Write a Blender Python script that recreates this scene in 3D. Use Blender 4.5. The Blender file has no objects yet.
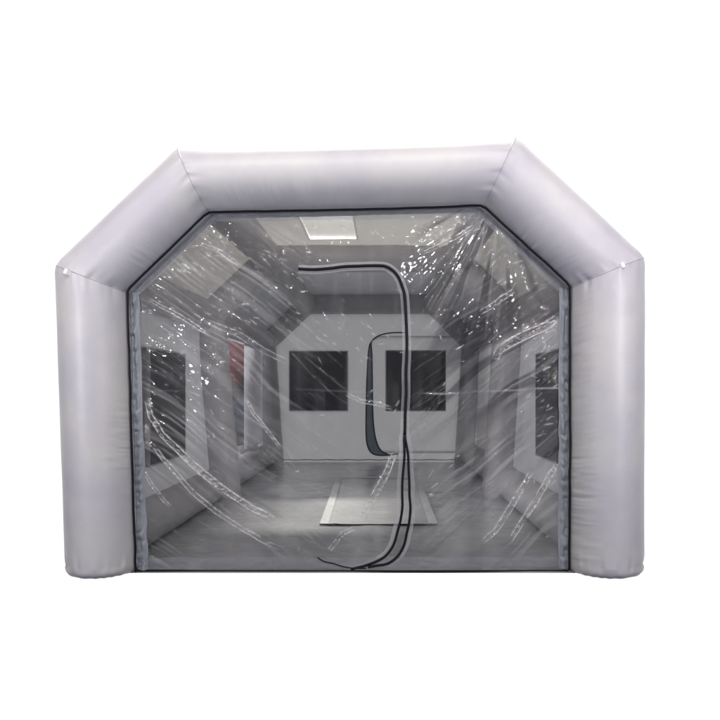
import bpy, bmesh, math, random
import numpy as np
from mathutils import Vector

random.seed(7)
SC = bpy.context.scene
COL = SC.collection

# ------------------------------------------------------------------ measures
PXM = 147.0                 # photo pixels per metre at the front plane
CAMD = 5.1                  # camera distance from the front plane
VPX, VPY = 384.0, 390.0     # principal point in the photo (720 px square)
CX = 349.0                  # photo x of the booth's centre at the front
CAMX = (VPX - CX) / PXM
CAMZ = (570.0 - VPY) / PXM
YM, YR = 3.4, 7.6           # depth of the middle and the rear arch


def fp(x, y):
    """metres on the front plane (X, Z) of a photo pixel"""
    return ((x - CX) / PXM, (570.0 - y) / PXM)


# ------------------------------------------------------------------ helpers
def tag(o, label=None, cat=None, group=None, kind=None):
    if label: o['label'] = label
    if cat: o['category'] = cat
    if group: o['group'] = group
    if kind: o['kind'] = kind
    return o


def link(o, parent=None):
    COL.objects.link(o)
    if parent: o.parent = parent
    return o


def mesh_np(name, V, F, mat, parent=None, smooth=True, attrs=None, sharp=None):
    """mesh from an (n,3) array and an (m,4) quad array or a list of faces"""
    me = bpy.data.meshes.new(name)
    V = np.asarray(V, dtype=np.float32)
    if isinstance(F, np.ndarray):
        me.vertices.add(len(V)); me.vertices.foreach_set('co', V.ravel())
        n = F.shape[1]
        me.loops.add(F.size); me.loops.foreach_set('vertex_index', F.astype(np.int32).ravel())
        me.polygons.add(len(F))
        me.polygons.foreach_set('loop_start', np.arange(0, F.size, n, dtype=np.int32))
        me.update(calc_edges=True)
    else:
        me.from_pydata([tuple(v) for v in V], [], F)
        me.update()
    me.validate()
    me.polygons.foreach_set('use_smooth', np.full(len(me.polygons), smooth))
    if attrs:
        for k, a in attrs.items():
            at = me.attributes.new(k, 'FLOAT', 'POINT')
            at.data.foreach_set('value', np.asarray(a, dtype=np.float32))
    if sharp:
        es = me.attributes.new('sharp_edge', 'BOOLEAN', 'EDGE')
        for e in me.edges:
            if (e.vertices[0] in sharp) and (e.vertices[1] in sharp):
                es.data[e.index].value = True
    me.materials.append(mat)
    me.update()
    return link(bpy.data.objects.new(name, me), parent)


def empty(name, loc):
    o = bpy.data.objects.new(name, None); o.location = loc
    o.empty_display_size = .2
    return link(o)


def _h(ix, iy, s):
    n = (ix.astype(np.int64) * 374761393 + iy.astype(np.int64) * 668265263 + s * 1274126177) & 0xffffffff
    n = ((n ^ (n >> 13)) * 1274126177) & 0xffffffff
    n = n ^ (n >> 16)
    return (n & 0xffffff) / float(0xffffff) * 2 - 1


def noise(x, y, s=0):
    x = np.asarray(x, float); y = np.asarray(y, float)
    x, y = np.broadcast_arrays(x, y)
    ix = np.floor(x); iy = np.floor(y); fx = x - ix; fy = y - iy
    ux = fx * fx * fx * (fx * (fx * 6 - 15) + 10); uy = fy * fy * fy * (fy * (fy * 6 - 15) + 10)
    ix = ix.astype(np.int64); iy = iy.astype(np.int64)
    a = _h(ix, iy, s); b = _h(ix + 1, iy, s); c = _h(ix, iy + 1, s); d = _h(ix + 1, iy + 1, s)
    return (a * (1 - ux) + b * ux) * (1 - uy) + (c * (1 - ux) + d * ux) * uy


def fbm(x, y, s=0, o=3):
    r = 0; a = 1.0
    for i in range(o):
        r = r + a * noise(x * 2 ** i, y * 2 ** i, s + 17 * i); a *= .5
    return r


def sstep(a, b, x):
    t = np.clip((x - a) / (b - a), 0, 1)
    return t * t * (3 - 2 * t)


# ------------------------------------------------------------------ materials
def new_mat(name):
    m = bpy.data.materials.new(name); m.use_nodes = True
    nt = m.node_tree; nt.nodes.clear()
    out = nt.nodes.new('ShaderNodeOutputMaterial')
    return m, nt, out


def N(nt, t, **kw):
    n = nt.nodes.new(t)
    for k, v in kw.items():
        if k in n.inputs: n.inputs[k].default_value = v
        else: setattr(n, k, v)
    return n


def fabric(name, col, col2, rough=.5, trans=0.0, spec=.35, wrinkle=.0, weave=.15, tcol=None):
    """coated nylon: slightly uneven colour, fine weave, soft creases, some light passing through"""
    m, nt, out = new_mat(name)
    L = nt.links.new
    tc = N(nt, 'ShaderNodeTexCoord')
    n1 = N(nt, 'ShaderNodeTexNoise', Scale=2.2, Detail=5.0, Roughness=.6); L(tc.outputs['Object'], n1.inputs['Vector'])
    mix = N(nt, 'ShaderNodeMix', data_type='RGBA')
    cr = N(nt, 'ShaderNodeMapRange'); cr.inputs['From Min'].default_value = .35; cr.inputs['From Max'].default_value = .65
    L(n1.outputs['Fac'], cr.inputs['Value']); L(cr.outputs['Result'], mix.inputs['Factor'])
    mix.inputs['A'].default_value = (*col, 1); mix.inputs['B'].default_value = (*col2, 1)
    n2 = N(nt, 'ShaderNodeTexNoise', Scale=420.0, Detail=2.0); L(tc.outputs['Object'], n2.inputs['Vector'])
    b1 = N(nt, 'ShaderNodeBump', Strength=weave, Distance=.001); L(n2.outputs['Fac'], b1.inputs['Height'])
    n3 = N(nt, 'ShaderNodeTexNoise', Scale=7.0, Detail=6.0, Roughness=.62, Distortion=.8); L(tc.outputs['Object'], n3.inputs['Vector'])
    b2 = N(nt, 'ShaderNodeBump', Strength=wrinkle, Distance=.05); L(n3.outputs['Fac'], b2.inputs['Height'])
    L(b1.outputs['Normal'], b2.inputs['Normal'])
    p = N(nt, 'ShaderNodeBsdfPrincipled', Roughness=rough)
    p.inputs['Specular IOR Level'].default_value = spec
    L(mix.outputs['Result'], p.inputs['Base Color']); L(b2.outputs['Normal'], p.inputs['Normal'])
    sh = p
    if trans:
        t = N(nt, 'ShaderNodeBsdfTranslucent'); t.inputs['Color'].default_value = (*(tcol or col), 1)
        L(b2.outputs['Normal'], t.inputs['Normal'])
        ms = N(nt, 'ShaderNodeMixShader', Fac=trans); L(p.outputs[0], ms.inputs[1]); L(t.outputs[0], ms.inputs[2]); sh = ms
    L(sh.outputs[0], out.inputs['Surface'])
    return m


def film_mat(name, tint, haze_attr=None, haze=.06, spec=1.0, rough=.07, bump=.0):
    """clear vinyl: mostly see-through, a mirror-like skin and a little milkiness"""
    m, nt, out = new_mat(name)
    L = nt.links.new
    tr = N(nt, 'ShaderNodeBsdfTransparent'); tr.inputs['Color'].default_value = (*tint, 1)
    di = N(nt, 'ShaderNodeBsdfDiffuse'); di.inputs['Color'].default_value = (.78, .77, .78, 1)
    tl = N(nt, 'ShaderNodeBsdfTranslucent'); tl.inputs['Color'].default_value = (.78, .77, .78, 1)
    dm = N(nt, 'ShaderNodeMixShader', Fac=.45); L(di.outputs[0], dm.inputs[1]); L(tl.outputs[0], dm.inputs[2])
    mx = N(nt, 'ShaderNodeMixShader', Fac=haze); L(tr.outputs[0], mx.inputs[1]); L(dm.outputs[0], mx.inputs[2])
    if haze_attr:
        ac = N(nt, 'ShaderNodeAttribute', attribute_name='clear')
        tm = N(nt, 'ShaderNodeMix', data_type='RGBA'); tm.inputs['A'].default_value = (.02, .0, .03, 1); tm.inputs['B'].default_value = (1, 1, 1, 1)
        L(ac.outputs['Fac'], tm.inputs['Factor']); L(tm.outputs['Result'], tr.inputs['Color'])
        at = N(nt, 'ShaderNodeAttribute', attribute_name=haze_attr); L(at.outputs['Fac'], mx.inputs[0])
    gl = N(nt, 'ShaderNodeBsdfGlossy', Roughness=rough)
    g2 = N(nt, 'ShaderNodeBsdfGlossy', Roughness=.26)
    gm = N(nt, 'ShaderNodeMixShader', Fac=.07); L(gl.outputs[0], gm.inputs[1]); L(g2.outputs[0], gm.inputs[2])
    fr = N(nt, 'ShaderNodeFresnel', IOR=1.5)
    mu = N(nt, 'ShaderNodeMath', operation='MULTIPLY'); L(fr.outputs[0], mu.inputs[0]); mu.inputs[1].default_value = spec
    mu.use_clamp = True
    if bump:
        tc = N(nt, 'ShaderNodeTexCoord')
        n3 = N(nt, 'ShaderNodeTexNoise', Scale=60.0, Detail=3.0, Distortion=1.0); L(tc.outputs['Object'], n3.inputs['Vector'])
        b2 = N(nt, 'ShaderNodeBump', Strength=bump, Distance=.01); L(n3.outputs['Fac'], b2.inputs['Height'])
        L(b2.outputs['Normal'], gl.inputs['Normal'])
    m2 = N(nt, 'ShaderNodeMixShader'); L(mu.outputs[0], m2.inputs[0]); L(mx.outputs[0], m2.inputs[1]); L(gm.outputs[0], m2.inputs[2])
    L(m2.outputs[0], out.inputs['Surface'])
    return m


def plain(name, col, rough=.5, spec=.4):
    m, nt, out = new_mat(name)
    tc = N(nt, 'ShaderNodeTexCoord')
    n = N(nt, 'ShaderNodeTexNoise', Scale=40.0, Detail=4.0); nt.links.new(tc.outputs['Object'], n.inputs['Vector'])
    mr = N(nt, 'ShaderNodeMapRange'); mr.inputs['To Min'].default_value = .75; mr.inputs['To Max'].default_value = 1.25
    nt.links.new(n.outputs['Fac'], mr.inputs['Value'])
    vm = N(nt, 'ShaderNodeVectorMath', operation='SCALE'); vm.inputs[0].default_value = col
    nt.links.new(mr.outputs['Result'], vm.inputs['Scale'])
    p = N(nt, 'ShaderNodeBsdfPrincipled', Roughness=rough); p.inputs['Specular IOR Level'].default_value = spec
    nt.links.new(vm.outputs[0], p.inputs['Base Color'])
    b = N(nt, 'ShaderNodeBump', Strength=.2, Distance=.003); nt.links.new(n.outputs['Fac'], b.inputs['Height'])
    nt.links.new(b.outputs['Normal'], p.inputs['Normal'])
    nt.links.new(p.outputs[0], out.inputs['Surface'])
    return m


M_TUBE = fabric('silver_fabric', (.445, .432, .472), (.53, .52, .512), rough=.43, trans=.05, spec=.5, wrinkle=.012, weave=.06)
M_INNER = fabric('inner_tube_fabric', (.47, .46, .475), (.52, .51, .52), rough=.45, trans=.12, spec=.4, wrinkle=.10, weave=.06)
M_WALL = fabric('wall_fabric', (.50, .50, .51), (.56, .555, .56), rough=.5, trans=.52, spec=.3, wrinkle=.18, weave=.08)
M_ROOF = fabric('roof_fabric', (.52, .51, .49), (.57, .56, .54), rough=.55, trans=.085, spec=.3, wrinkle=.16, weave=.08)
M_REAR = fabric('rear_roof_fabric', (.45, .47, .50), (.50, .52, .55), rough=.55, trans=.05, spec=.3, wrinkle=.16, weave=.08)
M_WHITE = fabric('white_flap', (.74, .74, .76), (.80, .80, .82), rough=.5, trans=.5, spec=.3, wrinkle=.10)
M_FLOOR = fabric('floor_vinyl', (.42, .43, .445), (.50, .50, .505), rough=.2, trans=.0, spec=.7, wrinkle=.03, weave=.02)
M_BORDER = fabric('border_fabric', (.19, .21, .235), (.27, .29, .32), rough=.5, trans=.2, spec=.4, wrinkle=.10)
M_TAPE = fabric('zipper_tape_fabric', (.52, .52, .54), (.6, .6, .61), rough=.6, trans=.25, spec=.3, wrinkle=.05)
M_BLACK = plain('black_zipper', (.008, .009, .012), rough=.5, spec=.12)
M_MESH = plain('dark_mesh', (.012, .012, .017), rough=.35, spec=.2)
M_NAVY = plain('navy_flap', (.19, .24, .29), rough=.4)
M_TAB = fabric('white_strap', (.72, .72, .72), (.8, .8, .8), rough=.5)
M_FILM = film_mat('clear_vinyl', (.93, .93, .935), haze_attr='haze', spec=1.3, rough=.05)
M_MAT = film_mat('clear_mat_vinyl', (.99, .99, .99), haze=.5, spec=.5, rough=.2, bump=.10)
M_SKY = film_mat('skylight_vinyl', (.9, .9, .88), haze=.10, spec=1.0, rough=.3)
M_EDGE = fabric('white_edge_tape', (.70, .70, .71), (.78, .78, .78), rough=.4, spec=.4, wrinkle=.05)
M_PALE = fabric('pale_mat_vinyl', (.64, .64, .635), (.72, .715, .71), rough=.22, spec=.6, wrinkle=.05, weave=.02)
M_CLEAR = film_mat('window_vinyl', (.9, .9, .9), haze=.05, spec=1.0, rough=.1)


# ------------------------------------------------------------------ tubes
def arch(name, y0, joints, rdepth, mat, parent, nseg=96, step=.02, wrinkle=0.0, seed=0, seamr=.0035):
    """air tube bent along joints [(inner(x,z), outer(x,z)) ...], mitred at every joint, rounded at both feet"""
    rings = []      # each (centre2, semi2, ry, squeeze, t)
    J = [(np.array(a, float), np.array(b, float)) for a, b in joints]
    sharp_rings = []
    length = 0
    for i in range(len(J) - 1):
        (a0, b0), (a1, b1) = J[i], J[i + 1]
        c0, c1 = (a0 + b0) / 2, (a1 + b1) / 2
        L = np.linalg.norm(c1 - c0); n = max(4, int(L / step))
        for k in range(n + (1 if i == len(J) - 2 else 0)):
            t = k / n
            c = c0 + (c1 - c0) * t; s = ((b0 - a0) * (1 - t) + (b1 - a1) * t) / 2
            ends = min(t, 1 - t) * L
            rings.append((c, s, 1.0, length + t * L, ends, i))
            if k == 0 and i > 0: sharp_rings.append(len(rings) - 1)
        length += L
    # rounded feet
    def foot(ring, d):
        c, s, f, l, e, i = ring
        out = []
        for dz, k in ((.0, 1.0), (.022, .998), (.042, .982), (.056, .94), (.064, .89), (.069, .83)):
            out.append((c + d * dz, s, k, l, 0, i))
        return out
    c0 = rings[0][0]; c1 = rings[1][0]; d0 = (c0 - c1) / np.linalg.norm(c0 - c1)
    e0 = rings[-1][0]; e1 = rings[-2][0]; d1 = (e0 - e1) / np.linalg.norm(e0 - e1)
    pre = foot(rings[0], d0)[1:][::-1]; post = foot(rings[-1], d1)[1:]
    rings = pre + rings + post
    sharp_rings = [s + len(pre) for s in sharp_rings]
    th = np.linspace(0, 2 * np.pi, nseg, endpoint=False)
    V = []
    for (c, s, f, l, e, i) in rings:
        cs, sn = np.cos(th), np.sin(th)
        rr = np.ones(nseg) * f
        # slow lumps of an inflated tube
        k = .006 * noise(np.full(nseg, l * 1.6) + 3, np.cos(th) * 1.5 + 9 + seed, seed) + .006 * noise(np.full(nseg, l * 4.0), np.sin(th) * 2 + seed, seed + 3)
        if f < .999:                               # pleats at the foot
            k = k + (1 - f) * .16 * np.sin(th * 19 + 3 * np.sin(th * 3))
        rr = rr * (1 + k)
        if wrinkle:
            inner = sstep(.15, .95, -cs)           # towards the opening
            wz = noise(np.full(nseg, l * 34), th * 1.6 + l * 3, seed + 5) + .6 * noise(np.full(nseg, l * 70), th * 2.2, seed + 6)
            amt = .45 + .55 * noise(np.full(nseg, l * 2.2), th * .5, seed + 8)
            rr = rr * (1 + wrinkle * inner * wz * np.clip(amt, 0, 1))
            if e < .16 and f > .999:               # gathers where two lengths are sewn together
                g = (1 - e / .16) ** 2
                rr = rr * (1 - .05 * np.clip(cs, 0, 1) ** 2 * max(0, 1 - e / .07) ** 2)
                rr = rr * (1 + 1.7 * wrinkle * g * noise(th * 9, np.full(nseg, l * 5), seed + 11))
        x = c[0] + s[0] * cs * rr; z = c[1] + s[1] * cs * rr; y = y0 + rdepth * sn * rr
        V.append(np.stack([x, y, z], 1))
    nr = len(V)
    V = np.concatenate(V)
    idx = np.arange(nr * nseg).reshape(nr, nseg)
    q = np.stack([idx[:-1], np.roll(idx, -1, 1)[:-1], np.roll(idx, -1, 1)[1:], idx[1:]], -1).reshape(-1, 4)
    F = [tuple(int(a) for a in r[::-1]) for r in q]
    F.append(tuple(int(a) for a in idx[0])); F.append(tuple(int(a) for a in idx[-1][::-1]))
    V[:, 2] = np.maximum(V[:, 2], .001)
    sharp = set()
    for s in sharp_rings: sharp |= set(int(a) for a in idx[s])
    o = mesh_np(name, V, F, mat, parent, sharp=sharp)
    if seamr:
        for s in sharp_rings:
            cable('seam', [tuple(V[a]) for a in idx[s]] + [tuple(V[idx[s][0]])], seamr, M_SEAM, o, nseg=6)
    return o


M_SEAM = fabric('seam_fabric', (.40, .39, .41), (.44, .43, .45), rough=.6)


def cable(name, pts, r, mat, parent, nseg=8, flat=None):
    """round cord (or ribbon when flat=(w,t)) along a list of 3D points"""
    P = np.array(pts, float); n = len(P)
    T = np.gradient(P, axis=0); T /= np.linalg.norm(T, axis=1)[:, None] + 1e-9
    up = np.array([0, -1.0, 0])
    V = []
    if flat: nseg = 4
    for i in range(n):
        b = np.cross(T[i], up)
        if np.linalg.norm(b) < 1e-3: b = np.cross(T[i], [1.0, 0, 0])
        b /= np.linalg.norm(b); u = np.cross(b, T[i])
        ri = r[i] if hasattr(r, '__len__') else r
        for k in range(nseg):
            a = 2 * math.pi * (k + .5) / nseg
            if flat: V.append(P[i] + b * (1, -1, -1, 1)[k] * flat[0] + u * (1, 1, -1, -1)[k] * flat[1])
            else: V.append(P[i] + b * math.cos(a) * ri + u * math.sin(a) * ri)
    F = []
    for i in range(n - 1):
        for k in range(nseg):
            k2 = (k + 1) % nseg
            F.append((i * nseg + k, i * nseg + k2, (i + 1) * nseg + k2, (i + 1) * nseg + k))
    F.append(tuple(range(nseg))[::-1]); F.append(tuple((n - 1) * nseg + k for k in range(nseg)))
    return mesh_np(name, V, F, mat, parent, smooth=not flat)


def tube_y(name, p0, p1, r, mat, parent, nseg=48, seed=0):
    """air tube running front to back"""
    p0 = np.array(p0, float); p1 = np.array(p1, float)
    L = np.linalg.norm(p1 - p0); n = int(L / .04)
    th = np.linspace(0, 2 * np.pi, nseg, endpoint=False)
    V = []; m = n + 1
    for k in range(m):
        t = k / n; c = p0 + (p1 - p0) * t; e = min(t, 1 - t) * L
        f = 1.0 - .10 * math.exp(-(e / .06) ** 2)
        l = t * L
        rr = r * f * (1 + .012 * noise(np.full(nseg, l * 2.1) + seed, np.cos(th) * 1.4 + 5, seed) + .010 * math.exp(-e / .25) * noise(th * 7, np.full(nseg, l * 6), seed + 2)
                      + .006 * noise(np.full(nseg, l * 18), th * 1.5, seed + 4))
        V.append(np.stack([c[0] + np.cos(th) * rr, np.full(nseg, c[1]), c[2] + np.sin(th) * rr], 1))
    V = np.concatenate(V); idx = np.arange(m * nseg).reshape(m, nseg)
    q = np.stack([idx[:-1], np.roll(idx, -1, 1)[:-1], np.roll(idx, -1, 1)[1:], idx[1:]], -1).reshape(-1, 4)
    F = [tuple(int(a) for a in r_) for r_ in q]
    F.append(tuple(int(a) for a in idx[0])[::-1]); F.append(tuple(int(a) for a in idx[-1]))
    V[:, 2] = np.maximum(V[:, 2], .002)
    return mesh_np(name, V, F, mat, parent)


def sheet(name, A, B, C, D, mat, parent, nu=80, nv=60, bow=.0, nrm=(0, 0, 1), amp=.006, seed=0, hole=None, fq=3.0):
    """fabric sheet over the corners A B C D (A-B is u, A-D is v), bowed and creased along nrm, with an optional hole(u,v)"""
    u, v = np.meshgrid(np.linspace(0, 1, nu + 1), np.linspace(0, 1, nv + 1))
    A, B, C, D, nrm = [np.array(k, float) for k in (A, B, C, D, nrm)]
    P = ((1 - u) * (1 - v))[..., None] * A + (u * (1 - v))[..., None] * B + (u * v)[..., None] * C + ((1 - u) * v)[..., None] * D
    lu = np.linalg.norm(B - A); lv = np.linalg.norm(D - A)
    edge = np.clip(np.minimum(np.minimum(u, 1 - u) * lu, np.minimum(v, 1 - v) * lv) / .12, 0, 1)
    h = bow * 16 * u * (1 - u) * v * (1 - v)
    h = h + amp * edge * fbm(u * lu * fq, v * lv * fq, seed) + amp * .7 * edge * np.abs(noise((u * lu + v * lv) * fq * 1.7, (u * lu - v * lv) * fq * .6, seed + 9))
    P = P + h[..., None] * nrm
    idx = np.arange((nu + 1) * (nv + 1)).reshape(nv + 1, nu + 1)
    q = np.stack([idx[:-1, :-1], idx[:-1, 1:], idx[1:, 1:], idx[1:, :-1]], -1)
    if hole:
        uc = (u[:-1, :-1] + u[1:, 1:]) / 2; vc = (v[:-1, :-1] + v[1:, 1:]) / 2
        q = q[~hole(uc, vc)]
    return mesh_np(name, P.reshape(-1, 3), q.reshape(-1, 4), mat, parent)


def box(name, c, s, mat, parent, bev=.006):
    bm = bmesh.new()
    bmesh.ops.create_cube(bm, size=1)
    for v in bm.verts: v.co = Vector((c[0] + v.co.x * s[0], c[1] + v.co.y * s[1], c[2] + v.co.z * s[2]))
    if bev: bmesh.ops.bevel(bm, geom=bm.edges[:], offset=min(bev, min(s) * .4), segments=2, affect='EDGES')
    me = bpy.data.meshes.new(name); bm.to_mesh(me); bm.free(); me.materials.append(mat)
    return link(bpy.data.objects.new(name, me), parent)


def frame_box(name, c, w, h, axis, bw, t, mat, parent):
    """sewn border round a window: four strips, butted; axis = 'x' (in a side wall) or 'y' (in the back wall)"""
    bm = bmesh.new()
    for (du, dv, su, sv) in ((0, h / 2 - bw / 2, w, bw), (0, -h / 2 + bw / 2, w, bw), (-w / 2 + bw / 2, 0, bw, h - 2 * bw), (w / 2 - bw / 2, 0, bw, h - 2 * bw)):
        r = bmesh.ops.create_cube(bm, size=1)
        for v in r['verts']:
            a, b, d = v.co.x * su + du, v.co.z * sv + dv, v.co.y * t
            v.co = Vector((c[0] + a, c[1] + d, c[2] + b)) if axis == 'y' else Vector((c[0] + d, c[1] + a, c[2] + b))
    me = bpy.data.meshes.new(name); bm.to_mesh(me); bm.free(); me.materials.append(mat)
    return link(bpy.data.objects.new(name, me), parent)


# ------------------------------------------------------------------ the booth
booth = empty('inflatable_booth', (0, 0, 0))
tag(booth, 'silver grey inflatable spray booth with a clear vinyl zipped front and dark windows', 'inflatable booth')

# front arch, inner and outer outline
FI = [(141.3, 559.5), (133, 295), (213.5, 217.5), (481, 211), (565.5, 290.5), (565.5, 559.5)]
FO = [(69.2, 559.5), (59.5, 266.5), (182, 149.5), (514, 139.5), (642, 259), (641, 559.5)]
front = arch('arch_tube', 0.0, [(fp(*a), fp(*b)) for a, b in zip(FI, FO)], .30, M_TUBE, booth, nseg=128, step=.007, wrinkle=.015, seed=2)
tag(front, 'thick silver grey front arch')


def inner_arch(y0, zt, ox, seed, r=.165, dx_=.0):
    """thinner arch inside the booth, given by its axis"""
    ax = [(-1.63 + ox + dx_ * 2, .05), (-1.76 + ox + dx_ * 1.2, 2.07 + zt), (-1.07 + ox, 2.725 + zt), (1.07 + ox, 2.725 + zt), (1.72 + ox - dx_ * .7, 2.07 + zt), (1.60 + ox - dx_, .05)]
    J = []
    for i, p in enumerate(ax):
        p = np.array(p)
        d = []
        if i > 0: d.append((p - np.array(ax[i - 1])))
        if i < len(ax) - 1: d.append((np.array(ax[i + 1]) - p))
        d = [k / np.linalg.norm(k) for k in d]
        nn = [np.array((-k[1], k[0])) for k in d]
        n = sum(nn) / len(nn); n = n / np.dot(n, n) if len(nn) > 1 else n
        J.append((tuple(p - n * r), tuple(p + n * r)))
    return arch('arch_tube', y0, J, r, M_INNER, booth, nseg=64, step=.03, wrinkle=.02, seed=seed)


tag(inner_arch(YM, 0, -.03, 21, dx_=.055), 'thinner grey arch halfway along the booth')
tag(inner_arch(YR, -.05, .0, 31), 'thinner grey arch against the back wall')

for y0, y1, fr in ((.16, YM - .10, True), (YM + .10, YR - .10, False)):
    for sx in (-1, 1):
        a = 1.0 if fr else 1.0
        tube_y('base_tube', (sx * 1.67, y0, .175), (sx * 1.66, y1, .175), .172, M_INNER, booth, seed=int(y0 * 10) + sx + 3)
        xs0, zs0 = (1.74, 2.03) if fr else (1.75, 2.07)
        tube_y('shoulder_tube', (sx * xs0, y0, zs0), (sx * 1.76, y1, 2.07), .165, M_INNER, booth, seed=int(y0 * 10) + sx + 13)
        xr0, zr0 = (1.05, 2.67) if fr else (1.07, 2.72)
        tube_y('roof_tube', (sx * xr0, y0, zr0), (sx * 1.07, y1, 2.72 if fr else 2.68), .16, M_INNER, booth, seed=int(y0 * 10) + sx + 23)

# roof and slopes
SKY = (-.56, -.06, 1.9, 3.02)     # clear patch in the front half of the roof
for bay, (y0, y1) in enumerate(((.12, YM), (YM, YR))):
    zt = 2.84
    if bay == 0:
        u0, u1 = (SKY[0] + 1.02) / 2.04, (SKY[1] + 1.02) / 2.04
        v0, v1 = (SKY[2] - y0) / (y1 - y0), (SKY[3] - y0) / (y1 - y0)
        hole = lambda u, v: (u > u0) & (u < u1) & (v > v0) & (v < v1)
    else:
        hole = None
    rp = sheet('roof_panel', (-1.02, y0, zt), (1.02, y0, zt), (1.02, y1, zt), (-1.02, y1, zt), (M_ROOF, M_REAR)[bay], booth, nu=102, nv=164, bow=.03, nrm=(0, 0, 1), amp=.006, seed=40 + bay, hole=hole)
    if bay == 0:
        sk = box('skylight', ((SKY[0] + SKY[1]) / 2, (SKY[2] + SKY[3]) / 2, zt + .035), (SKY[1] - SKY[0] + .04, SKY[3] - SKY[2] + .04, .012), M_SKY, rp, bev=.003)
    for sx in (-1, 1):
        A = (sx * 1.13, y0, 2.80); B = (sx * 1.13, y1, 2.80); C_ = (sx * 1.84, y1, 2.13); D_ = (sx * 1.84, y0, 2.13)
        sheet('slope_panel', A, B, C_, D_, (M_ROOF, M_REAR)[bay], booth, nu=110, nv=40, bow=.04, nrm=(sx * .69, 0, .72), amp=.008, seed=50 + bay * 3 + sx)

# side walls
XW = 1.80
for sx in (-1, 1):
    for bay, (y0, y1) in enumerate(((.12, YM), (YM, YR))):
        hole = None
        if sx == -1 and bay == 1:
            hole = lambda u, v: (u > (4.5 - YM) / (YR - YM)) & (u < (7.0 - YM) / (YR - YM)) & (v > (.42 - .05) / 2.0) & (v < (1.9 - .05) / 2.0)
        w = sheet('side_wall', (sx * XW, y0, .05), (sx * XW, y1, .05), (sx * (XW + .03), y1, 2.05), (sx * (XW + .03), y0, 2.05), M_WALL, booth,
                  nu=140, nv=90, bow=.03, nrm=(sx, 0, 0), amp=.009, seed=60 + bay * 3 + sx, hole=hole)
        if bay == 0:
            c = (sx * (XW + .012), 1.93, 1.078); W, H = 1.14, 1.0
            win = box('window', c, (.07, W, H), M_MESH, w, bev=.004)
            frame_box('window_frame', c, W + .03, H + .03, 'x', .014, .074, M_WALL, w)
        elif sx == -1:
            # white flap beside the clear opening
            sheet('window_flap', (-XW + .04, 5.6, .36), (-XW + .03, 7.3, .36), (-XW + .03, 7.3, 1.96), (-XW + .04, 5.6, 1.96), M_WHITE, w, nu=40, nv=60, bow=.015, nrm=(1, 0, 0), amp=.01, seed=71)

# back wall with its window and zipped door
SB = CAMD / (CAMD + YR); PB = PXM * SB


def bp(x, y, dy=0.0):
    return ((x - VPX) / PB + CAMX, YR + dy, CAMZ + (VPY - y) / PB)


D0, D1 = bp(369.5, 336), bp(470, 453)


def door_shape(u, v, m=0.0):
    """inside the door's outline: rounded on its zipped side"""
    q = np.hypot(np.maximum(.12 + m - u, 0) / .12, np.maximum(np.maximum(.08 + m - v, v - .92 + m), 0) / .08)
    return (q <= 1.0) & (u < 1 - m) & (v > m) & (v < 1 - m) & (u > m)


bw = sheet('back_wall', (-1.84, YR, .0), (1.84, YR, .0), (1.84, YR, 2.62), (-1.84, YR, 2.62), M_WALL, booth, nu=300, nv=220, bow=.0, nrm=(0, 1, 0), amp=.008, seed=80,
           hole=lambda u, v: door_shape((u * 3.68 - 1.84 - D0[0]) / (D1[0] - D0[0]), (v * 2.62 - D1[2]) / (D0[2] - D1[2]), .014))


def back_window(x0, x1, y0, y1, parent, dy=-.02):
    a = bp(x0, y1); b = bp(x1, y0)
    c = ((a[0] + b[0]) / 2, YR + dy, (a[2] + b[2]) / 2)
    box('window', c, (b[0] - a[0], .09, b[2] - a[2]), M_MESH, parent, bev=.004)
    frame_box('window_frame', c, b[0] - a[0] + .03, b[2] - a[2] + .03, 'y', .014, .094, M_WALL, parent)


back_window(290.5, 347, 352, 410, bw)
# top seam where the wall meets the floor
cable('floor_seam', [(-1.5 + .05 * i, YR - .03, .045 + .004 * math.sin(i * .9)) for i in range(61)], .009, M_WALL, bw)

door = sheet('door', (D0[0], YR - .03, D1[2]), (D1[0], YR - .012, D1[2]), (D1[0], YR - .012, D0[2]), (D0[0], YR - .03, D0[2]), M_WALL, booth, nu=160, nv=200, bow=.0, nrm=(0, -1, 0), amp=.006, seed=85,
             hole=lambda u, v: ~door_shape(u, v))
back_window(386.5, 444.5, 351.5, 410, door, dy=-.06)


def smooth_path(P, n=14):
    """Catmull-Rom through pixel points"""
    P = [np.array(p, float) for p in P]
    P = [2 * P[0] - P[1]] + P + [2 * P[-1] - P[-2]]
    out = []
    for i in range(1, len(P) - 2):
        a, b, c, d = P[i - 1], P[i], P[i + 1], P[i + 2]
        for k in range(n):
            t = k / n
            out.append(.5 * ((2 * b) + (c - a) * t + (2 * a - 5 * b + 4 * c - d) * t * t + (3 * b - a - 3 * c + d) * t ** 3))
    out.append(P[-2])
    return out


za = smooth_path([(408, 333), (392, 333.2), (379, 336), (371, 343), (368.5, 353), (367, 380), (366.3, 410), (366.2, 433), (367.8, 446), (373, 453.3), (383, 455), (398, 453.5)])
zb = smooth_path([(371, 343), (372, 356), (372.4, 380), (372.8, 410), (374, 428), (376.5, 441), (381, 450), (390, 455)])
cable('door_zipper', [bp(*p, -.085) for p in za], .012, M_BLACK, door)
cable('door_zipper', [bp(*p, -.085) for p in zb], .012, M_BLACK, door)
# the dark storm flap behind the part-open zip
fl = [bp(*p, -.068) for p in za[len(za) // 4:]]; fr_ = [bp(*p, -.068) for p in zb]
k = min(len(fl), 60); LI = [fl[int(i * (len(fl) - 1) / (k - 1) * .93)] for i in range(k)]; RI = [fr_[int(i * (len(fr_) - 1) / (k - 1))] for i in range(k)]
mesh_np('storm_flap', LI + RI, [(i, i + 1, k + i + 1, k + i) for i in range(k - 1)], M_NAVY, door)

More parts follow.
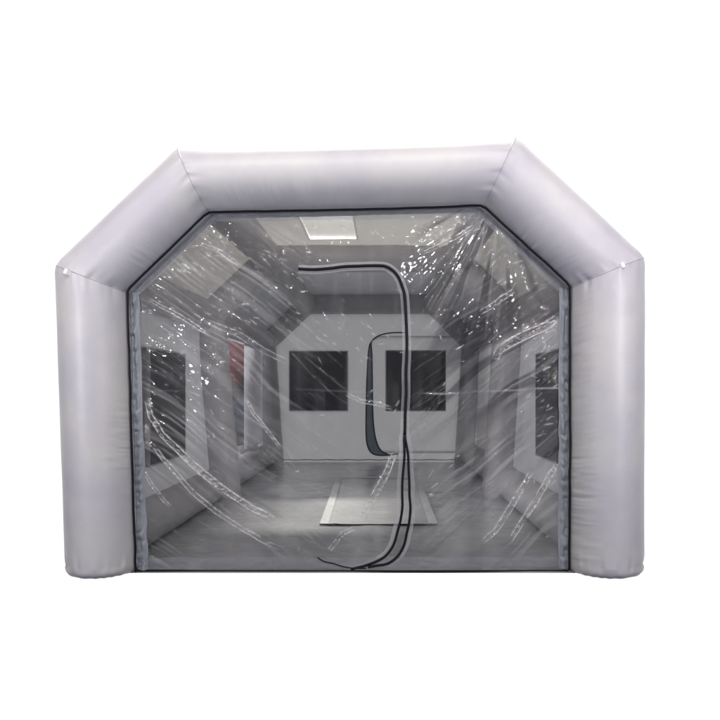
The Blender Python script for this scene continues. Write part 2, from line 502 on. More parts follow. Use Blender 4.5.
# floor
sheet('floor_sheet', (-1.86, -.10, .004), (1.86, -.10, .004), (1.86, YR, .006), (-1.86, YR, .006), M_FLOOR, booth, nu=190, nv=380, nrm=(0, 0, 1), amp=.0045, seed=90, fq=4.0)

# ------------------------------------------------------------------ front curtain
GRID = .0042
zb_px = [(140, 570.3), (180, 570.6), (230, 571.2), (300, 571.5), (345, 571), (395, 574), (435, 574.3), (500, 571.5), (540, 569.5), (566, 568)]
BX = [p[0] for p in zb_px]; BY = [p[1] for p in zb_px]
nz, nx = int(2.47 / GRID), int(3.0 / GRID)
tz = np.linspace(0, 1, nz)
pxL = lambda y: np.where(y > 295, np.interp(y, [295, 570], [132.5, 141]), np.interp(y, [216.5, 295], [213, 132.5]))
pxR = lambda y: np.where(y > 290.5, 566.0, np.interp(y, [210.5, 290.5], [481.5, 566.0]))
# parametrised so that row lines run from the bottom hem to the top hem
yrow = 570 + (213.5 - 570) * tz
PX = np.zeros((nz, nx)); PY = np.zeros((nz, nx))
for j in range(nz):
    y = yrow[j]
    l = float(pxL(max(y, 216.6))); r = float(pxR(max(y, 212.0)))
    xs = np.linspace(l, r, nx)
    PX[j] = xs
    top = 217.0 - (xs - 213) * (6.0 / 268)
    PY[j] = y + (top - 213.5) * np.clip((tz[j] - .8) / .2, 0, 1)
    k = (1 - tz[j]) ** 10
    PY[j] += k * 0


def polydist(P, X, Y):
    """distance, side and running length to a pixel polyline"""
    best = np.full(X.shape, 1e9); side = np.zeros(X.shape); run = np.zeros(X.shape); L = 0
    P = [np.array(p, float) for p in P]
    for a, b in zip(P[:-1], P[1:]):
        d = b - a; ln = np.hypot(*d)
        t = np.clip(((X - a[0]) * d[0] + (Y - a[1]) * d[1]) / ln ** 2, 0, 1)
        dx = X - a[0] - t * d[0]; dy = Y - a[1] - t * d[1]
        dist = np.hypot(dx, dy); sg = np.sign(d[0] * dy - d[1] * dx)
        m = dist < best
        best = np.where(m, dist, best); side = np.where(m, sg, side); run = np.where(m, L + t * ln, run)
        L += ln
    return best * side, run, L


H = np.zeros_like(PX)                                    # metres towards the viewer
H += .026 * fbm(PX / 150, PY / 120, 3, 2)
wl = sstep(345, 240, PX); wr = sstep(400, 470, PX); wc = 1 - np.clip(wl + wr, 0, 1)
# left folds fall to the right
ang = np.radians(36)
t_ = PX * math.cos(ang) + PY * math.sin(ang); n_ = -PX * math.sin(ang) + PY * math.cos(ang)
n_ = n_ + 7 * noise(PX / 60, PY / 60, 12)
maskL = np.clip(.45 + .9 * noise(t_ / 90, n_ / 40, 4), 0, 1)
H += wl * .0052 * maskL * (noise(n_ / 7.5, t_ / 85, 5) + .5 * noise(n_ / 3.6, t_ / 45, 6))
# right folds fan out of the upper right corner
dx, dy = PX - 500, PY - 190
th_ = np.arctan2(dy, -dx) + .02 * noise(PX / 50, PY / 50, 14); rr_ = np.hypot(dx, dy)
maskR = np.clip(.5 + .9 * noise(th_ * 4, rr_ / 90, 7), 0, 1) * sstep(560, 430, PY + .25 * (566 - PX))
fanw = sstep(350, 270, PY + .5 * (PX - 500))
H += wr * fanw * .0062 * maskR * (noise(th_ * 20, rr_ / 140, 8) + .35 * noise(th_ * 42, rr_ / 80, 9)) * sstep(10, 90, rr_)
ang = np.radians(-40)
tr_ = PX * math.cos(ang) + PY * math.sin(ang); nr_ = -PX * math.sin(ang) + PY * math.cos(ang) + 6 * noise(PX / 55, PY / 55, 15)
H += wr * (1 - .8 * fanw) * .0046 * np.clip(.35 + 1.0 * noise(tr_ / 80, nr_ / 45, 17), 0, 1) * (noise(nr_ / 9, tr_ / 120, 18) + .4 * noise(nr_ / 4, tr_ / 70, 19))
# crumple: short random creases
spot = np.clip(.1 + 1.5 * noise(PX / 34, PY / 34, 20), 0, 1)
crL = np.abs(noise(n_ / 4.2, t_ / 19, 21)) + .6 * np.abs(noise(n_ / 2.4 + 3, t_ / 11, 22))
crR = np.abs(noise(nr_ / 4.2, tr_ / 19, 24)) + .6 * np.abs(noise(nr_ / 2.4 + 3, tr_ / 11, 25))
crC = np.abs(noise(PX / 8, PY / 9, 26)) + .5 * np.abs(noise(PX / 4.5, PY / 5, 27))
H += spot * (.0017 * wl * crL + .0017 * wr * crR + .0011 * wc * crC)
H += .0004 * noise(PX / 5, PY / 5, 23)
# long pressed folds; broken glints between two ridges also painted as white haze
BANDS = [
    ([(147, 396), (153, 418), (165, 436), (185, 455), (205, 474), (230, 494), (252, 508), (285, 527)], 2.8, 1.2),
    ([(146, 437), (160, 452), (176, 471), (195, 493), (216, 511), (240, 527), (262, 540), (285, 551)], 2.0, .8),
    ([(146, 472), (155, 485), (166, 500), (174, 508)], 1.5, .9),
    ([(395, 452), (388, 470), (379, 488), (370, 506), (361, 522)], 3.0, 1.0),
    ([(356, 528), (344, 534), (334, 546), (329, 552)], 2.0, .7),
    ([(560, 458), (548, 476), (534, 502), (519, 525), (507, 545)], 2.6, 1.2),
    ([(531, 470), (520, 490), (507, 512), (493, 532), (478, 545)], 2.6, .8),
    ([(557, 318), (546, 327), (530, 335), (514, 342), (498, 352), (492, 364)], 4.0, 1.1),
    ([(205, 322), (240, 336), (265, 352), (292, 366)], 2.6, .4),
    ([(247, 398), (255, 414), (268, 432), (283, 452)], 1.4, .7),
    ([(345, 395), (360, 402), (378, 406), (394, 410)], 1.6, .6),
    ([(474, 228), (455, 240), (432, 252), (418, 258)], 1.6, .6),
    ([(514, 292), (497, 304), (478, 316)], 2.2, .6),
    ([(148, 300), (170, 312), (190, 324), (214, 338)], 1.6, .5),
    ([(200, 246), (222, 254), (242, 270)], 1.6, .5),
]
haze = np.zeros_like(PX)
for i, (P, w, a) in enumerate(BANDS):
    d, run, L = polydist(P, PX, PY)
    m = np.abs(d) < 14
    d = d + .5 * noise(run / 16, np.zeros_like(run), 300 + i)
    ww = w * (.72 + .28 * np.sin(np.clip(run / L, 0, 1) * math.pi))
    fade = sstep(0, .12, run / L) * sstep(1, .85, run / L) * (np.hypot(d, 0) < 14)
    mod = .65 + .6 * noise(run / 12, np.full_like(run, 3.0), 320 + i)
    prof = np.exp(-((np.abs(d) - ww) / 1.05) ** 2) * .0050 * np.clip(mod, .2, 1.3)
    ins = (np.abs(d) < ww + .6) * (.7 * np.abs(noise(run / 3.4, d / 2.4, 340 + i)) * .0060 + .0045 * noise(run / 2.2, d / 1.9, 360 + i))
    H += np.where(m, a * fade * (prof + ins), 0)
    haze += np.where(m, a * fade * (.05 * np.exp(-(d / (ww + 1)) ** 2) +   1.0 * np.clip(.85 + .5 * noise(run / 9, np.sign(d) * 4.0, 380 + i) + .5 * noise(run / 2.4, np.sign(d) * 7.0, 390 + i), 0, 1.1) * np.exp(-((np.abs(d) - ww) / .48) ** 2)
                                   + .35 * (np.abs(d) < ww) * sstep(.30, .62, noise(run / 2.1 + d * .8, d / 1.5, 400 + i))), 0)
# thin single creases along the folds and short dents that catch the lamps
rng = random.Random(11)


def ridge(cx, cy, ln, a, wd, amp, hz):
    global H, haze
    c_, s_ = math.cos(a), math.sin(a); r = ln * .5 + 6
    j0, j1 = np.searchsorted(-yrow, [-(cy + r), -(cy - r)])
    if j1 - j0 < 2: return
    sub = slice(j0, j1)
    X = PX[sub] - cx; Y = PY[sub] - cy
    t = X * c_ + Y * s_; n = -X * s_ + Y * c_ + .0028 * t * t * rng.uniform(-1, 1) + .9 * noise(t / 13 + cx, t * 0 + cy, 78)
    g = np.exp(-(n / wd) ** 2) * sstep(ln * .5, ln * .25, np.abs(t))
    k = g * (.55 + .6 * noise(t / 4.0 + cx, n * 0 + cy, 77))
    H[sub] += amp * k; haze[sub] += hz * np.clip(k, 0, 1)  # glint of the crease painted into the haze


for _ in range(240):                                      # long thin creases, left
    x = rng.uniform(138, 330); y = rng.uniform(222, 545)
    ridge(x, y, rng.uniform(18, 95), math.radians(rng.gauss(37, 5)), rng.uniform(.5, .9), rng.uniform(.0006, .0024), rng.choice((.02, .04, .08, .15)))
for _ in range(260):                                      # and right
    x = rng.uniform(415, 562); y = rng.uniform(220, 540)
    a = math.atan2(y - 195, x - 505) if (y < 330 and x < 500) else math.radians(rng.gauss(-40, 6))
    ridge(x, y, rng.uniform(20, 100), a, rng.uniform(.5, 1.0), rng.uniform(.0006, .0028), rng.choice((.02, .04, .08, .15)))
for (cx, cy, sx, sy, n) in ((185, 255, 30, 22, 46), (265, 255, 30, 22, 40), (330, 232, 60, 8, 34), (365, 340, 30, 14, 46), (430, 232, 40, 8, 16), (290, 300, 40, 30, 34),
                            (165, 320, 20, 18, 12), (215, 340, 40, 25, 18), (520, 262, 22, 20, 30), (540, 325, 14, 10, 30), (545, 400, 10, 45, 60), (490, 350, 40, 20, 14), (260, 400, 70, 60, 34),
                            (440, 470, 40, 40, 34), (300, 470, 60, 40, 22), (330, 545, 25, 12, 20), (480, 250, 15, 15, 9), (500, 500, 40, 30, 16)):
    for _ in range(int(n * 1.25)):
        ridge(rng.gauss(cx, sx), rng.gauss(cy, sy), rng.uniform(4, 13), math.radians(rng.gauss(38 if cx < 400 else -38, 20)), rng.uniform(.5, .85), rng.choice((-1, 1)) * rng.uniform(.0016, .0045), rng.choice((0, .05, .15, .5)))
# the level fold across the whole curtain
fy = np.interp(PX, [140, 300, 440, 566], [392, 391, 395, 389.5]) + .8 * noise(PX / 30, PX * 0, 30)
hs = np.interp(PX, [140, 400, 440, 500, 560], [.35, .3, 1.1, 1.0, 1.3]) * (.75 + .5 * noise(PX / 16, PX * 0, 31))
H += hs * .0026 * np.exp(-((PY - fy) / 1.1) ** 2)
haze += np.clip(hs - .2, 0, 1.2) * .42 * np.exp(-((PY - fy) / .9) ** 2)  # bright line of the fold painted as haze
# milky streaks that follow the folds: film haze and painted crease sheen
haze += .012
haze += wl * .17 * np.clip(noise(n_ / 9, t_ / 130, 41) - .1, 0, 1) * np.clip(.6 + noise(t_ / 60, n_ / 60, 42), 0, 1)
haze += wr * .25 * np.clip(noise(th_ * 18, rr_ / 150, 43) - .0, 0, 1) * np.clip(.5 + noise(PX / 70, PY / 70, 44), 0, 1)
clear = np.full_like(PX, .96)  # film tint; fold shade is painted in below as darker streaks
fineL = np.clip(noise(n_ / 2.3, t_ / 46, 51) - .12, 0, 1) * np.clip(.35 + 1.1 * noise(t_ / 50, n_ / 22, 52), 0, 1)
nfan = np.where(True, fanw, 0)
su = th_ * 60 * nfan + (nr_ / 2.4) * (1 - nfan)
fineR = np.clip(noise(nr_ / 2.4, tr_ / 46, 53) - .12, 0, 1) * np.clip(.4 + 1.1 * noise(tr_ / 50, nr_ / 22, 54), 0, 1) * (1 - .7 * fanw) \
    + np.clip(noise(th_ * 62, rr_ / 60, 55) - .12, 0, 1) * np.clip(.4 + 1.1 * noise(th_ * 9, rr_ / 60, 56), 0, 1) * fanw
haze += .34 * wl * fineL + .34 * wr * fineR
haze += .05 * wc * np.clip(noise(PX / 6, PY / 40, 57), 0, 1)
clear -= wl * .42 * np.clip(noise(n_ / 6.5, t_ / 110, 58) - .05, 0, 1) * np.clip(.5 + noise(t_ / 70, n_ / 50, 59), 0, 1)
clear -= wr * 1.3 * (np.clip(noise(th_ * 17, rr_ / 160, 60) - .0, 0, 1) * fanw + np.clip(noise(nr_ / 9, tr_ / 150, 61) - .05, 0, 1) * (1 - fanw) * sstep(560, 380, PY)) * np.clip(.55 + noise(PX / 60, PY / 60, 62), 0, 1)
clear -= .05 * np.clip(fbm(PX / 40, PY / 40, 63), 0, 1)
haze += .02 * np.clip(fbm(PX / 70, PY / 70, 45), 0, 1)
haze += wr * .14 * sstep(380, 500, PY) * np.clip(.4 + noise(nr_ / 6, tr_ / 60, 46), 0, 1)
# flat near the hem, pulled forward at the floor
edge = np.minimum(np.minimum(PX - PX[:, :1], PX[:, -1:] - PX) / 9, np.minimum(tz[:, None] / .02, (1 - tz[:, None]) / .02))
H *= np.clip(edge, .15, 1); H *= .25 + .75 * sstep(570, 552, PY)
fwd = np.interp(PX, BX, BY) - 570.0                       # how far the hem trails forward on the floor (pixels)
foot = np.exp(-((570 - PY) / 26.0))
FX = (PX - CX) / PXM; FZ = np.maximum((570.0 - PY) / PXM, 0) + .010
FY = -.045 - H - np.clip(fwd, 0, 9) * .006 * foot
gapA = smooth_path([(404, 436), (403, 470), (402, 500), (399.5, 522), (396, 538), (388, 552), (375, 562), (352, 569)])
gapB = smooth_path([(405.5, 436), (408, 465), (409.5, 495), (409, 520), (405, 540), (397, 555), (385, 563), (368, 567)])


def inpoly(X, Y, P):
    ins = np.zeros(X.shape, bool); n = len(P)
    for i in range(n):
        x0, y0 = P[i]; x1, y1 = P[(i + 1) % n]
        c = ((y0 > Y) != (y1 > Y)) & (X < (x1 - x0) * (Y - y0) / (y1 - y0 + 1e-12) + x0)
        ins ^= c
    return ins


poly = [tuple(p) for p in gapA] + [tuple(p) for p in gapB[::-1]]
idx = np.arange(nz * nx).reshape(nz, nx)
q = np.stack([idx[:-1, :-1], idx[:-1, 1:], idx[1:, 1:], idx[1:, :-1]], -1)
xc = (PX[:-1, :-1] + PX[1:, 1:]) / 2; yc = (PY[:-1, :-1] + PY[1:, 1:]) / 2
q = q[~inpoly(xc, yc, poly)]
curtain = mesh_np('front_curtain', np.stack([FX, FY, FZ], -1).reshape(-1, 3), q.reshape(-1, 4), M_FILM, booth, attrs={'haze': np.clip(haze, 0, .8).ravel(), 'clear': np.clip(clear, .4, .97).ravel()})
tag(curtain, 'clear creased vinyl front curtain')


def onfilm(p, dy=-.012):
    """a point just in front of the curtain at a photo pixel"""
    x, y = float(p[0]), float(p[1])
    f = float(np.interp(x, BX, BY)) - 570.0
    ft = math.exp(-max(570 - y, 0) / 26.0)
    j = int(np.clip(np.argmin(np.abs(yrow - y)), 0, nz - 1)); i = int(np.clip(np.argmin(np.abs(PX[j] - x)), 0, nx - 1))
    return ((x - CX) / PXM, -.045 - max(min(f, 9), 0) * .006 * ft + dy - .5 * float(H[j, i]), max((570 - y) / PXM, 0) + .012)


# black edge zip all round
EP = []
out_px = [(141.5, 569.5), (137.2, 440), (133.4, 296), (135.8, 291.8), (207.6, 222.2), (213.5, 218.2), (300, 216.5), (400, 214.6), (470, 211.6), (478.5, 211.8), (483.4, 214.2), (562, 286.3), (565.3, 291.2), (565.6, 300), (565.9, 430), (565, 567.5)]
for a, b in zip(out_px[:-1], out_px[1:]):
    n = max(2, int(math.hypot(b[0] - a[0], b[1] - a[1]) / 3))
    for k_ in range(n):
        t = k_ / n; EP.append((a[0] + (b[0] - a[0]) * t, a[1] + (b[1] - a[1]) * t))
EP.append(out_px[-1])
cable('edge_zipper', [((x - CX) / PXM + .0025 * float(noise(y / 17, x / 17, 91)), -.118, (570 - y) / PXM + .012 + .0025 * float(noise(x / 15, y / 15, 92))) for x, y in EP], .0078, M_BLACK, curtain)
cable('bottom_hem', [onfilm((x, 570), -.02) for x in np.linspace(141, 566, 140)], [.005 + .004 * max(0, math.sin(x * .021 - 1.2)) for x in np.linspace(141, 566, 140)], M_BLACK, curtain)

# gathered grey border between the zip and the clear part
def border(name, a, b, wa, wb, mat, n, seed, inward, amp=.010):
    """ribbon from a to b (pixels), width toward inward (unit pixel vector), pleated"""
    m = 10; V = []; a = np.array(a, float); b = np.array(b, float); iv = np.array(inward, float)
    L = np.hypot(*(b - a))
    for i in range(n + 1):
        t = i / n; base = a + (b - a) * t; w = wa + (wb - wa) * t
        w = w * (1 + .07 * float(noise(t * L / 14, 2.0, seed)))
        for j in range(m + 1):
            u = j / m; p = base + iv * w * u
            pl = amp * (float(noise(t * L / 11 + u * .5, u * 1.2, seed + 1)) + .6 * float(noise(t * L / 5 + u * .6, u * .8, seed + 2))) * math.sin(math.pi * min(1, .15 + u))
            V.append(((p[0] - CX) / PXM, -.062 - abs(pl) - .006, (570 - p[1]) / PXM + .012))
    F = [(i * (m + 1) + j, i * (m + 1) + j + 1, (i + 1) * (m + 1) + j + 1, (i + 1) * (m + 1) + j) for i in range(n) for j in range(m)]
    return mesh_np(name, V, F, mat, curtain)


M_HEM = fabric('clear_hem', (.24, .26, .30), (.30, .32, .36), rough=.35, trans=.2, spec=.5, wrinkle=.08)
def half_clear(m, f):
    nt = m.node_tree; out = [n for n in nt.nodes if n.type == 'OUTPUT_MATERIAL'][0]
    src = out.inputs['Surface'].links[0].from_socket
    tr = N(nt, 'ShaderNodeBsdfTransparent'); ms = N(nt, 'ShaderNodeMixShader', Fac=f)
    nt.links.new(src, ms.inputs[1]); nt.links.new(tr.outputs[0], ms.inputs[2]); nt.links.new(ms.outputs[0], out.inputs['Surface'])
half_clear(M_HEM, .66)
border('border_strip', (133, 296), (141, 569.5), 9, 10.5, M_BORDER, 260, 401, (1, .0), amp=.020)
border('border_strip', (566, 291), (565.5, 567.5), 9, 9.5, M_BORDER, 260, 402, (-1, .0), amp=.026)
border('border_strip', (133.5, 295), (213, 217.5), 9, 8, M_HEM, 120, 403, (.69, .72), amp=.006)
border('border_strip', (214, 217.5), (481, 211), 8, 11, M_HEM, 220, 404, (0, 1), amp=.005)
border('border_strip', (482, 211.5), (565.5, 290), 9, 10, M_HEM, 120, 405, (-.73, .68), amp=.006)
border('border_strip', (566, 566.5), (141.5, 569), 10, 12, M_HEM, 320, 406, (0, -1), amp=.008)

# the door zip: pale tape with a black zip down its middle, open at the bottom
zt_ = smooth_path([(299, 272), (318, 272), (340, 270.5), (362, 269), (380, 269), (390, 272.5), (398, 280), (402.5, 291), (404.5, 305), (405.5, 330), (406, 370), (405, 410), (404.8, 436)])
zA = smooth_path([(404.5, 436), (403, 470), (402, 500), (399.5, 522), (396, 538), (388, 552), (375, 562), (352, 569)])
zB = smooth_path([(405, 436), (408, 465), (409.5, 495), (409, 520), (405, 540), (397, 555), (385, 563), (368, 567)])


def sm(P, k=9):
    P = np.array(P); Q = P.copy()
    for i in range(len(P)):
        a, b = max(0, i - k), min(len(P), i + k + 1); Q[i] = P[a:b].mean(0)
    Q[0], Q[-1] = P[0], P[-1]
    return Q


def film_path(P, dy):
    return sm([onfilm((p[0] + .9 * float(noise(p[0] / 13, p[1] / 13, 501)), p[1] + .9 * float(noise(p[0] / 15, p[1] / 15, 502))), dy) for p in P], 3)


M_TAPE2 = fabric('sheer_tape', (.55, .55, .56), (.62, .62, .63), rough=.5, trans=.3, spec=.4, wrinkle=.05); half_clear(M_TAPE2, .76)
cable('zipper_tape', film_path(zt_, -.010), .03, M_TAPE2, curtain, nseg=8, flat=(.029, .0022))
offs = lambda P, d: [(p[0] + d, p[1]) for p in P]
cable('zipper_tape', film_path(offs(zA, -2.8), -.010), .02, M_TAPE2, curtain, nseg=8, flat=(.016, .0022))
cable('zipper_tape', film_path(offs(zB, 2.8), -.010), .02, M_TAPE2, curtain, nseg=8, flat=(.016, .0022))
cable('door_zipper', film_path(zt_, -.020), .0105, M_BLACK, curtain)
cable('door_zipper', film_path(zA, -.020), .0088, M_BLACK, curtain)
cable('door_zipper', film_path(zB, -.020), .0088, M_BLACK, curtain)
# loose zip end by the hem
cable('zipper_tail', film_path(smooth_path([(318, 557.5), (325, 561), (334, 563), (343, 566), (355, 567.8), (366, 567.6)]), -.03), .0042, M_BLACK, curtain)

# small strap tabs on the shoulders
for (x, y, s) in ((74, 276, -1), (619, 270, 1)):
    X, Z = fp(x, y)
    yy = -.285
    b = cable('strap_tab', [(X / 1.045 + s * .0 + dx * s, yy + .03 - d, Z * .985 + .01 + dz) for dx, d, dz in ((-.030, .0, -.016), (-.018, .03, -.010), (.0, .052, .0), (.016, .045, .008), (.026, .02, .012))], .02, M_TAB, front, nseg=8, flat=(.016, .005))

# ------------------------------------------------------------------ things inside and beside the booth
mat_ = empty('floor_mat', (.19, 3.2, .0))
tag(mat_, 'long pale shiny plastic mat with white taped edges lying on the grey booth floor', 'floor mat')
Y0, Y1 = 1.63, 5.1
ms_ = sheet('mat_sheet', (-.50, Y0 - 3.2, .018), (.50, Y0 - 3.2, .018), (.50, Y1 - 3.2, .018), (-.56, Y1 - 3.2, .018), M_PALE, mat_, nu=60, nv=160, nrm=(0, 0, 1), amp=.004, seed=95, fq=4)
sheet('edge_tape', (-.53, Y0 - 3.2, .026), (-.45, Y0 - 3.2, .026), (-.52, Y1 - 3.2, .026), (-.60, Y1 - 3.2, .026), M_EDGE, mat_, nu=6, nv=90, nrm=(0, 0, 1), amp=.010, seed=96)
sheet('edge_tape', (.45, Y0 - 3.2, .026), (.53, Y0 - 3.2, .026), (.53, Y1 - 3.2, .026), (.46, Y1 - 3.2, .026), M_EDGE, mat_, nu=6, nv=90, nrm=(0, 0, 1), amp=.010, seed=97)
sheet('edge_tape', (-.6, Y1 - 3.2, .028), (.53, Y1 - 3.2, .028), (.53, Y1 - 3.06, .028), (-.6, Y1 - 3.06, .028), M_EDGE, mat_, nu=40, nv=4, nrm=(0, 0, 1), amp=.003, seed=98)
cable('front_hem', [(-.53 + 1.06 * i / 60, Y0 - 3.2 - .01 + .012 * float(noise(i / 5, 0.5, 99)), .022) for i in range(61)], [.003 + .006 * max(0, float(noise(i / 4, 1.5, 98))) for i in range(61)], M_BLACK, mat_)

# coloured banner outside the left rear opening
def banner_mat():
    m, nt, out = new_mat('banner_print'); L = nt.links.new
    tc = N(nt, 'ShaderNodeTexCoord'); s = N(nt, 'ShaderNodeSeparateXYZ'); L(tc.outputs['Object'], s.inputs[0])
    v = N(nt, 'ShaderNodeTexNoise', Scale=4.5, Detail=3.0); L(tc.outputs['Object'], v.inputs['Vector'])
    a = N(nt, 'ShaderNodeMath', operation='MULTIPLY_ADD'); L(v.outputs['Fac'], a.inputs[0]); a.inputs[1].default_value = 1.5; L(s.outputs['Z'], a.inputs[2])
    b = N(nt, 'ShaderNodeMapRange'); L(a.outputs[0], b.inputs['Value']); b.inputs['From Min'].default_value = .85; b.inputs['From Max'].default_value = 2.65
    r = N(nt, 'ShaderNodeValToRGB'); r.color_ramp.interpolation = 'EASE'
    cols = [(0, (.17, .14, .135)), (.13, (.10, .06, .062)), (.26, (.13, .14, .155)), (.48, (.075, .082, .105)), (.60, (.04, .04, .036)), (.80, (.095, .04, .044))]
    e = r.color_ramp.elements
    e[0].position = 0; e[0].color = (*cols[0][1], 1); e[1].position = cols[1][0]; e[1].color = (*cols[1][1], 1)
    for p, c in cols[2:]:
        k_ = e.new(p); k_.color = (*c, 1)
    L(b.outputs['Result'], r.inputs['Fac'])
    p = N(nt, 'ShaderNodeBsdfPrincipled', Roughness=.6); L(r.outputs['Color'], p.inputs['Base Color'])
    t = N(nt, 'ShaderNodeBsdfTranslucent'); L(r.outputs['Color'], t.inputs['Color']); ms = N(nt, 'ShaderNodeMixShader', Fac=.35)
    L(p.outputs[0], ms.inputs[1]); L(t.outputs[0], ms.inputs[2]); L(ms.outputs[0], out.inputs['Surface'])
    return m


ban = empty('banner', (-2.78, 7.1, 0))
tag(ban, 'red, dark and blue patchwork banner outside the left rear window', 'banner')
sheet('banner_cloth', (-.8, 0, .15), (.8, 0, .15), (.8, 0, 2.3), (-.8, 0, 2.3), banner_mat(), ban, nu=60, nv=50, nrm=(0, 1, 0), amp=.02, seed=120)
for yy in (-.82, .82):
    cable('pole', [(yy, .0, .0), (yy, 0, 1.0), (yy, 0, 2.34)], .018, M_NAVY, ban, nseg=12)
    cable('foot', [(yy, -.3, .02), (yy, 0, .02), (yy, .3, .02)], .016, M_NAVY, ban, nseg=12)

# ------------------------------------------------------------------ camera, world, lamps
cam = bpy.data.cameras.new('camera'); co = link(bpy.data.objects.new('camera', cam))
cam.sensor_width = 36; cam.lens = 36 * (PXM * CAMD) / 720
cam.shift_x = -(VPX - 360) / 720; cam.shift_y = (VPY - 360) / 720
co.location = (CAMX, -CAMD, CAMZ); co.rotation_euler = (math.radians(90), 0, 0)
cam.clip_start = .05; cam.clip_end = 500
SC.camera = co

w = bpy.data.worlds.new('World'); SC.world = w; w.use_nodes = True
nt = w.node_tree; nt.nodes.clear(); L = nt.links.new
out = N(nt, 'ShaderNodeOutputWorld'); bg = N(nt, 'ShaderNodeBackground'); L(bg.outputs[0], out.inputs['Surface'])
tc = N(nt, 'ShaderNodeTexCoord'); sp = N(nt, 'ShaderNodeSeparateXYZ'); L(tc.outputs['Generated'], sp.inputs[0])
# white studio backdrop ahead, a dimmer hall behind and above
m1 = N(nt, 'ShaderNodeMapRange', interpolation_type='SMOOTHSTEP'); m1.inputs['From Min'].default_value = .36; m1.inputs['From Max'].default_value = .50
L(sp.outputs['Y'], m1.inputs['Value'])
m2 = N(nt, 'ShaderNodeMapRange', interpolation_type='SMOOTHSTEP'); m2.inputs['From Min'].default_value = -.7; m2.inputs['From Max'].default_value = .9
L(sp.outputs['Z'], m2.inputs['Value'])
hall = N(nt, 'ShaderNodeMix', data_type='RGBA'); hall.inputs['A'].default_value = (.03, .06, .105, 1); hall.inputs['B'].default_value = (.34, .31, .345, 1)
L(m2.outputs['Result'], hall.inputs['Factor'])
# bright band added high behind the camera for streaks in the film
bz = N(nt, 'ShaderNodeMapRange', interpolation_type='SMOOTHSTEP'); bz.inputs['From Min'].default_value = .50; bz.inputs['From Max'].default_value = .56
bz2 = N(nt, 'ShaderNodeMapRange', interpolation_type='SMOOTHSTEP'); bz2.inputs['From Min'].default_value = .80; bz2.inputs['From Max'].default_value = .72
by = N(nt, 'ShaderNodeMapRange', interpolation_type='SMOOTHSTEP'); by.inputs['From Min'].default_value = -.10; by.inputs['From Max'].default_value = -.25
L(sp.outputs['Z'], bz.inputs['Value']); L(sp.outputs['Z'], bz2.inputs['Value']); L(sp.outputs['Y'], by.inputs['Value'])
ba = N(nt, 'ShaderNodeMath', operation='MULTIPLY'); L(bz.outputs[0], ba.inputs[0]); L(bz2.outputs[0], ba.inputs[1])
bb = N(nt, 'ShaderNodeMath', operation='MULTIPLY'); L(ba.outputs[0], bb.inputs[0]); L(by.outputs[0], bb.inputs[1])
hw = N(nt, 'ShaderNodeMix', data_type='RGBA'); L(bb.outputs[0], hw.inputs['Factor']); dk = N(nt, 'ShaderNodeMapRange', interpolation_type='SMOOTHSTEP'); dk.inputs['From Min'].default_value = -.05; dk.inputs['From Max'].default_value = -.85
dk.inputs['To Min'].default_value = .22; dk.inputs['To Max'].default_value = 1.25; L(sp.outputs['Y'], dk.inputs['Value'])   # surround dimmed to either side, added to darken the tube edges
hd = N(nt, 'ShaderNodeVectorMath', operation='SCALE'); L(hall.outputs['Result'], hd.inputs[0]); L(dk.outputs['Result'], hd.inputs['Scale'])
L(hd.outputs[0], hw.inputs['A']); hw.inputs['B'].default_value = (3.2, 3.08, 2.95, 1)
mixw = N(nt, 'ShaderNodeMix', data_type='RGBA'); L(m1.outputs['Result'], mixw.inputs['Factor']); L(hw.outputs['Result'], mixw.inputs['A']); mixw.inputs['B'].default_value = (1.06, 1.06, 1.06, 1)
L(mixw.outputs['Result'], bg.inputs['Color'])


def area(name, loc, target, size, power, col):
    l = bpy.data.lights.new(name, 'AREA'); l.shape = 'RECTANGLE'; l.size, l.size_y = size; l.energy = power; l.color = col
    o = link(bpy.data.objects.new(name, l)); o.location = loc
    d = Vector(target) - Vector(loc); o.rotation_euler = d.to_track_quat('-Z', 'Y').to_euler()
    return o


def lamps(rows, spread=180):
    for (nm, loc, tgt, size, p_, c_, spr) in rows:
        area(nm, loc, tgt, size, p_, c_).data.spread = math.radians(spr)


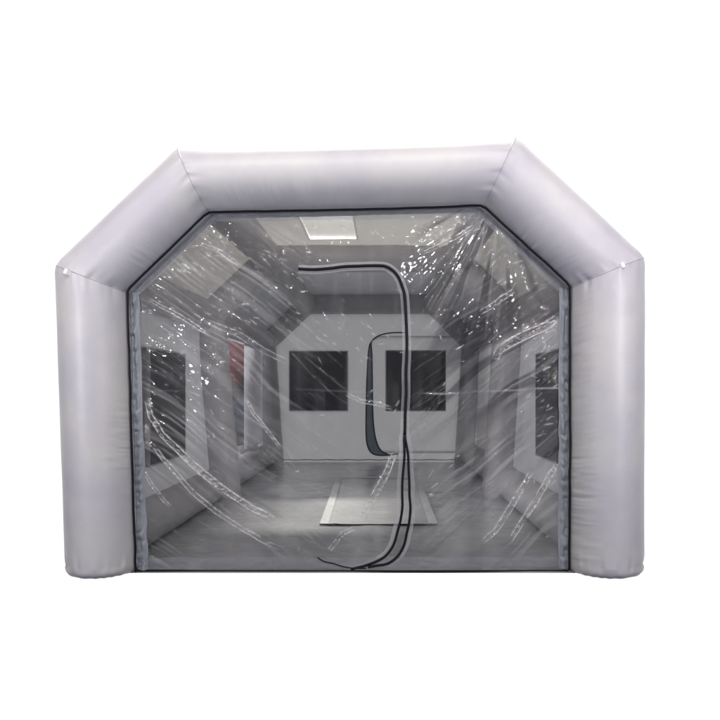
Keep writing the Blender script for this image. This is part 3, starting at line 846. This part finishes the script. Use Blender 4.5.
lamps((('front_light', (-1.3, -4.2, 6.2), (0, 1.5, 3.1), (1.5, .6), 24, (1, .95, .90), 92),            # unseen lights added up front, the small ones for film glints
       ('front_light', (1.7, -4.0, 6.4), (0, 1.5, 3.1), (1.5, .6), 30, (1, .95, .92), 92),
       ('front_light', (-2.0, -7.0, 3.7), (0, .5, 1.6), (.09, .09), 22, (1, 1, 1), 180),
       ('front_light', (1.0, -7.6, 3.95), (0, .5, 1.6), (.09, .09), 22, (1, .98, 1), 180),
       ('front_light', (3.0, -6.5, 4.0), (0, .5, 1.6), (.09, .09), 22, (1, 1, 1), 180),
       ('glint_light', (-3.9, -7.0, 1.0), (0, .5, 1.0), (.10, .10), 15, (1, 1, 1), 180),  # added low at either side for glints on the lower film
       ('glint_light', (4.2, -7.0, 1.0), (0, .5, 1.0), (.10, .10), 15, (1, 1, 1), 180),
       ('side_fill', (-4.6, -6.0, 1.9), (0, 3.0, 2.9), (.4, .4), 24, (.96, .93, 1), 56),              # fill added at either side, turned up
       ('side_fill', (4.9, -6.0, 2.1), (0, 3.0, 2.9), (.4, .4), 28, (.94, .90, 1), 56),
       ('interior_fill', (0, .50, 2.64), (0, 4.6, .6), (1.7, .12), 7, (1, .98, .96), 150),               # unseen fill added behind the front arch to light the interior
       ('wall_fill', (-5.0, 8.5, 3.0), (-1.8, 5.6, 1.1), (1.0, 1.0), 42, (.95, .97, 1), 60),          # added outside to brighten the side walls
       ('wall_fill', (5.0, 8.0, 3.0), (1.8, 4.0, 1.1), (1.0, 1.0), 20, (.95, .97, 1), 60),
       ('roof_fill', (-.1, 2.75, 7.2), (-.1, 2.9, 2.5), (1.7, .6), 1150, (1, .97, .93), 180)))  # added above the roof for interior glow and a bright floor patch

SC.view_settings.view_transform = 'Standard'; SC.view_settings.look = 'None'
SC.view_settings.exposure = 0; SC.view_settings.gamma = 1
SC.render.engine = 'CYCLES'
cy = SC.cycles
cy.max_bounces = 10; cy.diffuse_bounces = 5; cy.glossy_bounces = 4; cy.transparent_max_bounces = 16; cy.transmission_bounces = 6
cy.use_denoising = True
try: cy.denoiser = 'OPENIMAGEDENOISE'
except Exception: pass
cy.sample_clamp_indirect = 6.0
